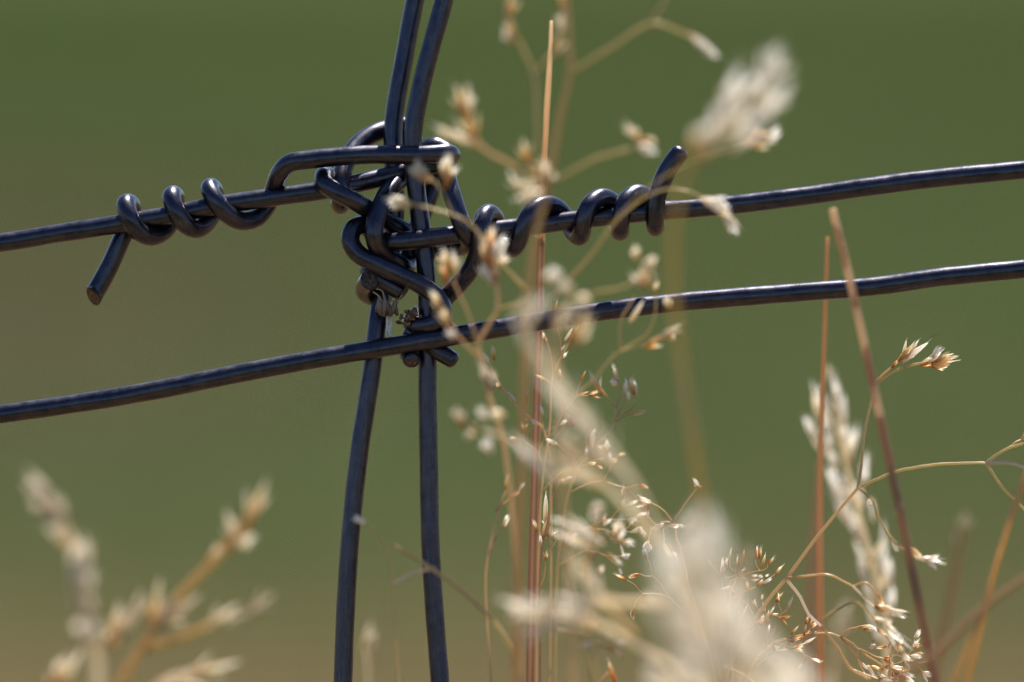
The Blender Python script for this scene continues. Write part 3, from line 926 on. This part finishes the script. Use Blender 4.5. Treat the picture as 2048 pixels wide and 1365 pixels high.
# 11 giant cream plume at the bottom
ax = [(1640, 1450), (1560, 1375), (1470, 1290), (1405, 1200), (1378, 1110)]
plant('huge cream plume, blurred to a soft mass, at the bottom edge', 1850,
      [(1720, 1560), (1680, 1470), (1610, 1400), (1510, 1330), (1435, 1240), (1392, 1140), (1378, 1085)], 8, 4, 'leaf', jit=200,
      spikes=plume_spikes(ax, 30, 100, 36, 'white', 84, 5, ['white', 'white', 'white', 'pale'])
      + plume_spikes([(1470, 1430), (1420, 1350), (1390, 1270), (1380, 1180)], 15, 92, 34, 'white', 92, 6, ['white', 'white', 'pale']))
plant('short pale tuft, blurred, cut by the bottom edge left of the cream plume', 900,
      [(1400, 1500), (1380, 1430), (1345, 1380), (1300, 1325)], 6, 4, 'leaf', jit=60,
      spikes=[(1330, 1372, 1288, 1312, 28, 'white'), (1380, 1400, 1310, 1340, 34, 'pale'), (1350, 1390, 1290, 1360, 30, 'white'), (1380, 1390, 1350, 1340, 30, 'pale')])

# 12 right plume
ax = [(1772, 1290), (1760, 1180), (1728, 1060), (1700, 960), (1680, 865), (1662, 795)]
plant('white feathery seed head, softly blurred, behind the thin upright stem at right', -480,
      [(1770, 1420), (1774, 1290), (1758, 1180), (1726, 1060), (1700, 960), (1678, 860), (1657, 735)], 7, 4, 'leaf', jit=60,
      spikes=plume_spikes(ax, 28, 62, 22, 'white', 46, 9, ['white'])
      + [(1640, 890, 1606, 830, 24, 'white'), (1650, 910, 1618, 850, 24, 'white'), (1640, 840, 1628, 770, 22, 'pale'), (1690, 1010, 1655, 930, 34, 'white'), (1700, 1050, 1668, 980, 34, 'white'), (1725, 1080, 1690, 1020, 30, 'white'),
         (1735, 1130, 1775, 1075, 22, 'pale'), (1755, 1200, 1782, 1120, 22, 'pale'), (1700, 940, 1700, 860, 28, 'pale'), (1690, 900, 1684, 820, 26, 'white'), (1672, 800, 1652, 735, 14, 'grey'), (1665, 800, 1660, 728, 9, 'grey')])
plant('faint pale seed head, blurred, low behind the thin upright stem at right', -900,
      [(1660, 1420), (1664, 1340), (1680, 1260), (1690, 1210)], 6, 4, 'leaf',
      spikes=[(1660, 1340, 1672, 1270, 26, 'grey'), (1670, 1300, 1690, 1220, 28, 'pale'), (1685, 1270, 1696, 1205, 24, 'grey')])

# 13 single stems at right
plant('thin tan upright stem, nearly sharp, in front of the white seed head at right', -170,
      [(1643, 1400), (1640, 1130), (1641, 900), (1648, 700), (1655, 474)], 8, 3.6, 'stem_tan', name='grass_stalk')
plant('dark brown stem leaning left, soft, crossing in front of the lower strand at right', 300,
      [(1876, 1400), (1832, 1180), (1791, 980), (1746, 770), (1702, 570), (1666, 422)], 9, 7.5, 'stem_dark', name='grass_stalk', tip='round')
plant('blurred reddish stem standing close behind the thin upright stem at right', -620,
      [(1616, 1400), (1620, 1250), (1628, 1080), (1640, 930)], 10, 5, 'stem_red', name='grass_stalk')
plant('golden straw stem leaning right out of the right edge', 220,
      [(1928, 1400), (1958, 1270), (1994, 1125), (2062, 920), (2130, 720)], 9, 6, 'stem_gold', name='grass_stalk')
plant('second golden stem, half merged with the straw stem at the right edge', 420,
      [(1898, 1400), (1930, 1310), (1966, 1220), (2000, 1100)], 8, 3, 'stem_gold', name='grass_stalk')
plant('pinkish brown stem, blurred, sloping up to the right edge', 600,
      [(1640, 1480), (1720, 1415), (1810, 1350), (1890, 1290), (1960, 1222), (2080, 1135), (2200, 1040)], 6.5, 5, 'stem_dull', name='grass_stalk')
plant('stubby blurred stem with a pale knobbed tip between the dark and the golden stem', -760,
      [(1862, 1400), (1886, 1270), (1906, 1170), (1918, 1095), (1924, 1055)], 8, 6, 'stem_dull',
      spikes=[(1916, 1102, 1920, 1064, 22, 'grey'), (1922, 1068, 1932, 1026, 18, 'grey')])

# 14 long arching sharp panicle
plant('wide arching panicle on thin olive twigs reaching the right edge', 60,
      [(1440, 1400), (1480, 1290), (1540, 1196), (1573, 1157), (1622, 1090), (1682, 1016), (1717, 975)], 3.6, 3.2, 'twig', jit=25,
      branches=[([(1717, 975), (1722, 930), (1732, 850), (1746, 790), (1750, 768)], 3.6, 'twig_green', [], 50),
                ([(1748, 770), (1770, 746), (1794, 726)], 3.0, 'twig', [(1782, 738, 1800, 718, 12, 'orange'), (1794, 726, 1836, 682, 20, 'gold'), (1804, 724, 1860, 682, 18, 'white')], 30),
                ([(1748, 772), (1790, 742), (1836, 728), (1858, 726)], 3.2, 'twig_green', [(1838, 730, 1872, 722, 18, 'orange'), (1856, 726, 1886, 694, 20, 'white'), (1862, 728, 1918, 712, 24, 'gold'), (1860, 734, 1906, 726, 18, 'orange')], 30),
                ([(1717, 975), (1790, 945), (1868, 930), (1972, 926)], 3.4, 'twig_green', [], 80),
                ([(1972, 926), (2010, 900), (2070, 882)], 3.4, 'twig_green', [], 80),
                ([(1972, 926), (2024, 928), (2070, 945)], 3.2, 'twig_white', [], 170),
                ([(1972, 928), (2006, 976), (2060, 1030)], 3.2, 'twig_green', [], 80),
                ([(1717, 975), (1746, 1002), (1760, 1042), (1790, 1085), (1818, 1108)], 3.0, 'twig_green', [(1744, 998, 1734, 1014, 15, 'white'), (1782, 1076, 1798, 1104, 15, 'white'), (1812, 1092, 1848, 1122, 18, 'gold'), (1838, 1118, 1886, 1122, 20, 'white')], 150),
                ([(1573, 1157), (1622, 1151), (1655, 1150), (1706, 1173)], 2.8, 'twig', [], 70),
                ([(1706, 1173), (1732, 1166), (1758, 1190)], 2.2, 'twig', [(1756, 1188, 1770, 1215, 14, 'gold')], 90),
                ([(1706, 1173), (1728, 1196), (1752, 1218)], 2.6, 'twig_white', [(1748, 1212, 1790, 1226, 18, 'gold'), (1768, 1214, 1814, 1236, 18, 'white')], 110),
                ([(1573, 1160), (1600, 1194), (1618, 1230), (1642, 1252)], 3.4, 'twig_white', [], 60),
                ([(1642, 1252), (1672, 1292), (1702, 1338), (1740, 1358)], 3.2, 'twig', [], 130),
                ([(1640, 1242), (1690, 1210), (1712, 1206), (1742, 1232), (1772, 1256)], 2.8, 'twig_green', [(1758, 1240, 1816, 1290, 24, 'white'), (1750, 1236, 1790, 1262, 20, 'pale'), (1792, 1288, 1806, 1306, 12, 'gold'), (1804, 1302, 1812, 1328, 11, 'grey')], 200),
                *fork(1700, 1338, -20, 60, 2, 'white', 81, r=2, w=12), *fork(1772, 1256, -60, 40, 2, 'gold', 82, r=2, w=12), *fork(2010, 900, 30, 40, 1, 'gold', 83, r=2.4, w=14),
                ])
# 15 sharp lower right panicle
plant('sharp golden panicle with clustered spikelets at the bottom right', 20,
      [(1478, 1440), (1500, 1340), (1545, 1288), (1580, 1276), (1622, 1268), (1660, 1267), (1681, 1274)], 2.0, 1.8, 'twig', jit=12,
      branches=[([(1681, 1274), (1696, 1260), (1722, 1253)], 1.8, 'twig', [(1716, 1256, 1742, 1250, 11, 'gold'), (1732, 1250, 1758, 1262, 11, 'white'), (1752, 1258, 1776, 1272, 10, 'gold'), (1726, 1258, 1744, 1262, 9, 'gold')]),
                ([(1770, 1272), (1780, 1284), (1776, 1296)], 1.6, 'twig', [(1774, 1294, 1750, 1298, 10, 'gold'), (1752, 1290, 1738, 1298, 12, 'grey'), (1748, 1280, 1744, 1298, 12, 'grey')]),
                ([(1681, 1274), (1702, 1286), (1716, 1298), (1770, 1334), (1796, 1342)], 2.3, 'twig', [(1780, 1334, 1816, 1338, 12, 'white'), (1796, 1340, 1830, 1356, 13, 'white'), (1788, 1346, 1818, 1362, 13, 'orange'), (1800, 1350, 1836, 1372, 12, 'white')]),
                ([(1681, 1274), (1708, 1306), (1726, 1330)], 1.8, 'twig', [(1722, 1326, 1738, 1340, 10, 'white'), (1734, 1330, 1752, 1358, 13, 'white'), (1740, 1332, 1764, 1340, 10, 'gold')]),
                ([(1716, 1298), (1716, 1320), (1730, 1348)], 1.5, 'twig', [(1726, 1344, 1734, 1360, 9, 'white'), (1758, 1348, 1784, 1366, 13, 'white')]),
                ([(1545, 1288), (1574, 1284), (1584, 1276)], 1.5, 'twig', [(1582, 1270, 1597, 1252, 7, 'gold'), (1584, 1286, 1602, 1272, 8, 'orange'), (1598, 1278, 1624, 1260, 7, 'gold'), (1578, 1284, 1598, 1280, 8, 'orange'), (1604, 1276, 1636, 1262, 6, 'gold')]),
                ([(1566, 1297), (1580, 1298), (1600, 1292)], 1.5, 'twig', [(1586, 1297, 1612, 1286, 8, 'gold'), (1608, 1288, 1632, 1274, 8, 'white'), (1570, 1295, 1592, 1284, 7, 'gold')]),
                ([(1460, 1400), (1440, 1335), (1490, 1350), (1515, 1372)], 2.0, 'twig_white', [])] + fork(1500, 1340, 35, 60, 3, 'gold', 61, r=1.4, w=7, sl=20) + fork(1716, 1298, -30, 55, 2, 'orange', 62, w=10) + fork(1770, 1334, 20, 40, 2, 'white', 63, w=11))
# 16 small orange cluster over the plume
plant('tiny orange spikelet cluster on hair-thin twigs, sharp, right of the cream plume top', 0,
      [(1470, 1440), (1462, 1300), (1458, 1205), (1466, 1172), (1474, 1156)], 1.8, 1.4, 'twig', jit=6, name='grass_plant',
      branches=[([(1474, 1156), (1471, 1142), (1474, 1132)], 1.2, 'twig', [(1473, 1134, 1476, 1112, 7, 'gold')]),
                ([(1474, 1144), (1462, 1136), (1459, 1120)], 1.2, 'twig', [(1458, 1121, 1463, 1096, 7, 'gold')]),
                ([(1474, 1156), (1494, 1147), (1520, 1141)], 1.3, 'twig', []),
                ([(1520, 1142), (1512, 1130), (1511, 1120)], 1.2, 'twig', [(1514, 1120, 1514, 1091, 9, 'orange'), (1518, 1118, 1523, 1093, 8, 'orange')]),
                ([(1520, 1142), (1532, 1138), (1536, 1130)], 1.2, 'twig', [(1524, 1136, 1531, 1106, 9, 'gold'), (1534, 1132, 1549, 1114, 9, 'orange')]),
                ([(1458, 1202), (1488, 1184), (1512, 1174), (1540, 1156), (1550, 1148)], 1.3, 'twig', [(1550, 1150, 1566, 1130, 8, 'gold'), (1526, 1168, 1544, 1156, 9, 'white'), (1512, 1176, 1526, 1158, 8, 'orange'), (1503, 1152, 1515, 1152, 8, 'white'), (1516, 1154, 1526, 1153, 7, 'white'), (1530, 1153, 1538, 1149, 6, 'white')]),
                ([(1474, 1150), (1450, 1155), (1444, 1138)], 1.2, 'twig', [(1444, 1140, 1446, 1114, 9, 'white'), (1440, 1179, 1464, 1173, 8, 'white'), (1455, 1134, 1452, 1116, 6, 'pale')]),
                ([(1535, 1292), (1534, 1270), (1536, 1252)], 1.3, 'twig', [(1522, 1254, 1528, 1228, 9, 'gold'), (1532, 1248, 1538, 1220, 8, 'gold'), (1536, 1266, 1539, 1248, 6, 'white')]),
                ([(1462, 1300), (1482, 1240), (1492, 1214)], 1.2, 'twig', [(1484, 1232, 1496, 1208, 7, 'pale')])] + fork(1459, 1230, 110, 50, 2, 'gold', 71, r=1.2, w=7, sl=22) + fork(1462, 1300, 50, 70, 2, 'orange', 72, r=1.2, w=7, sl=22))
plant('small pale blurred head standing behind the tiny orange cluster', 950,
      [(1500, 1420), (1496, 1260), (1492, 1190)], 5, 4, 'leaf',
      spikes=[(1492, 1200, 1488, 1120, 30, 'pale'), (1494, 1160, 1492, 1092, 30, 'grey'), (1388, 1066, 1376, 1030, 36, 'grey', 'seed')])

# 17 bottom left panicle
plant('greyish white upright plume, blurred, at the bottom left edge', 1000,
      [(200, 1420), (192, 1300), (172, 1200), (160, 1120), (125, 1045), (75, 965)], 9, 4, 'leaf', jit=60,
      spikes=[(100, 1012, 62, 952, 56, 'grey'), (126, 1056, 84, 985, 64, 'grey'), (110, 1040, 72, 985, 56, 'pale'), (150, 1110, 108, 1035, 64, 'pale'), (166, 1150, 168, 1075, 56, 'grey'), (150, 1160, 160, 1090, 56, 'pale'), (164, 1205, 160, 1125, 68, 'pale'), (178, 1255, 160, 1180, 68, 'grey'), (186, 1300, 162, 1225, 68, 'pale'), (180, 1290, 178, 1230, 60, 'white')])
plant('golden branching panicle, blurred, bottom left beside the greyish plume', 760,
      [(222, 1420), (250, 1350), (288, 1290), (360, 1190), (430, 1120), (478, 1068), (512, 1000)], 8, 6, 'stem_gold', jit=60,
      spikes=[(490, 1064, 532, 962, 30, 'gold'), (496, 1050, 528, 985, 26, 'pale'), (470, 1082, 452, 1022, 28, 'pale'), (458, 1102, 508, 1072, 32, 'pale'), (440, 1100, 480, 1060, 26, 'gold'), (408, 1132, 442, 1096, 28, 'gold'),
              (300, 1275, 318, 1170, 32, 'gold'), (308, 1262, 345, 1200, 30, 'pale'), (322, 1252, 398, 1192, 34, 'grey'), (216, 1300, 232, 1226, 36, 'gold'), (228, 1295, 272, 1206, 38, 'pale'), (240, 1280, 280, 1190, 30, 'grey')],
      branches=[([(285, 1300), (370, 1272), (440, 1242)], 7, 'stem_gold', [(410, 1258, 472, 1214, 28, 'pale'), (430, 1245, 490, 1228, 24, 'grey'), (490, 1234, 542, 1192, 24, 'grey')]),
                ([(240, 1420), (330, 1375), (400, 1350)], 6, 'leaf', [(340, 1372, 425, 1334, 30, 'pale'), (380, 1350, 470, 1326, 28, 'pale'), (300, 1378, 360, 1345, 28, 'grey')])])
plant('short golden tuft, blurred, cut by the bottom edge below the greyish plume', 800,
      [(90, 1480), (105, 1420), (125, 1360)], 7, 5, 'stem_gold',
      spikes=[(100, 1390, 128, 1318, 34, 'gold'), (120, 1378, 162, 1300, 34, 'pale'), (110, 1370, 118, 1322, 28, 'pale')])

# 18 odd pieces
plant('single pale twig with a crossing side twig, low in front of the front upright', 300,
      [(1050, 1400), (1010, 1275), (950, 1205), (895, 1160), (845, 1126), (782, 1088)], 4.5, 3.6, 'twig_green',
      branches=[([(870, 1136), (830, 1146), (788, 1168)], 4.0, 'twig_white', [])])
plant('single white seed on a hair-thin stalk in front of the left upright', 270,
      [(800, 1400), (790, 1250), (775, 1110), (752, 1065), (730, 1048)], 1.2, 1.0, 'twig',
      spikes=[(734, 1048, 706, 1034, 17, 'white', 'seed')])
plant('faint tan seed, blurred, right of the left upright near the bottom', 620,
      [(735, 1420), (736, 1340), (732, 1300)], 2.5, 2, 'leaf',
      spikes=[(726, 1300, 742, 1246, 20, 'pale'), (742, 1320, 750, 1270, 14, 'grey')])
plant('small upright sprig with orange tips left of the straight stem near the bottom', 150,
      [(985, 1400), (972, 1150), (985, 1070), (1000, 1015), (1012, 980)], 2.6, 2.0, 'twig', jit=15,
      spikes=[(1010, 982, 1016, 942, 11, 'gold')],
      branches=[([(992, 1022), (1012, 1004), (1030, 990)], 2.4, 'twig', [(1014, 1004, 1040, 978, 13, 'orange'), (1036, 982, 1052, 966, 11, 'white')]),
                ([(975, 1110), (995, 1072), (1010, 1050)], 1.8, 'twig', [(1006, 1058, 1016, 1028, 12, 'pale')])])
plant('tiny sharp bract pair on a dark stalk, right of the straight stem near the bottom', 40,
      [(1080, 1400), (1082, 1120), (1096, 1040), (1108, 990), (1119, 962)], 2.4, 1.8, 'stem_red', jit=6,
      spikes=[(1118, 962, 1130, 958, 9, 'gold'), (1128, 960, 1146, 955, 9, 'white'), (1090, 1046, 1092, 982, 15, 'pale', 'slim'), (1086, 1080, 1090, 1040, 12, 'gold')])

# ------------------------------------------------------------------ debris caught in the knot
h = thing('seed_husk', 'dry grey brown husks caught on the rear upright under the knot', 'seed husk', W(770, 622, 30))
hb = Vector(h.location)
for sp in [(762, 632, 757, 592, 22), (778, 632, 766, 586, 20), (768, 634, 771, 590, 16), (786, 628, 792, 596, 16), (795, 632, 786, 600, 14), (752, 625, 760, 600, 16), (782, 634, 780, 606, 14)]:
    add_spikelet(h, hb, *sp, 'husk', d=22 + rnd.uniform(-4, 12), kind='slim', name='husk')
for pts in ([(766, 606), (757, 592), (746, 584)], [(770, 600), (764, 582), (752, 578)], [(792, 612), (800, 596), (804, 590)], [(775, 632), (779, 642), (776, 650)]):
    p = spline([W(x, y, 30) for x, y in pts], 6)
    link('fibre', shift(tube_mesh('fibre', p, [1.4 * S] * len(p), 6, 'flat', 'flat'), -hb), M['grey'], h)

dm, dn, dl, dout = mat('brown_crumb')
dp = dn.new('ShaderNodeBsdfPrincipled')
dp.inputs['Roughness'].default_value = 0.9
dz = dn.new('ShaderNodeTexNoise')
dz.inputs['Scale'].default_value = 1800
dg = dn.new('ShaderNodeNewGeometry')
dl.new(dg.outputs['Position'], dz.inputs['Vector'])
dr = ramp(dn, [(0.3, (0.05, 0.026, 0.016)), (0.5, (0.16, 0.085, 0.05)), (0.7, (0.42, 0.27, 0.18))])
dl.new(dz.outputs['Fac'], dr.inputs[0])
dl.new(dr.outputs[0], dp.inputs['Base Color'])
dl.new(dp.outputs[0], dout.inputs[0])
c0 = W(815, 634, 24)
bm = bmesh.new()
rr = random.Random(4)
for k in range(46):
    ang, q = rr.uniform(0, 6.28), rr.random() ** 0.5
    px, py = 815 + math.cos(ang) * 20 * q + (8 if k % 3 == 0 else 0), 634 - math.cos(ang) * 7 * q + math.sin(ang) * 15 * q
    mt = Matrix.Translation(W(px, py, 24 + rr.uniform(-14, 14)) - c0) @ Matrix.Rotation(rr.uniform(0, 6), 4, Vector((rr.random(), rr.random(), rr.random() + .1)).normalized()) @ Matrix.Diagonal((rr.uniform(3, 9) * S, rr.uniform(2, 5) * S, rr.uniform(2, 5) * S, 1))
    bmesh.ops.create_icosphere(bm, subdivisions=1, radius=1.0, matrix=mt)
for v in bm.verts:
    v.co += Vector((noise.noise(v.co * 9000), noise.noise(v.co * 9000 + Vector((5, 1, 2))), noise.noise(v.co * 9000 + Vector((1, 7, 3))))) * 2.5 * S
me = bpy.data.meshes.new('debris_clump')
bm.to_mesh(me)
bm.free()
o = link('debris_clump', me, dm, None, c0)
o['label'] = 'crumbly brown debris clump lodged beside the front upright above the lower strand'
o['category'] = 'debris'

sm, sn, sll, sout = mat('spider_silk')
sp_ = sn.new('ShaderNodeBsdfPrincipled')
sp_.inputs['Base Color'].default_value = (0.85, 0.85, 0.88, 1)
sp_.inputs['Roughness'].default_value = 0.35
sll.new(sp_.outputs[0], sout.inputs[0])
s0 = W(778, 660, 20)
verts, faces = [], []
bm = bmesh.new()
for k in range(16):
    x0, x1 = 776 + rr.uniform(-4, 12), 776 + rr.uniform(-6, 7)
    y0, y1 = 632 + rr.uniform(-6, 12), 668 + rr.uniform(-14, 12)
    p = spline([W(x0, y0, 22 + rr.uniform(-10, 10)), W((x0 + x1) / 2 + rr.uniform(-3, 3), (y0 + y1) / 2, 20), W(x1, y1, 20 + rr.uniform(-8, 8))], 4)
    t = tube_mesh('silk', p, [rr.uniform(0.35, 1.1) * S] * len(p), 5, 'flat', 'flat')
    shift(t, -s0)
    bm.from_mesh(t)
me = bpy.data.meshes.new('spider_silk')
bm.to_mesh(me)
bm.free()
o = link('spider_silk', me, sm, None, s0)
o['label'] = 'white spider silk stretched beside the rear upright below the husks'
o['category'] = 'spider silk'
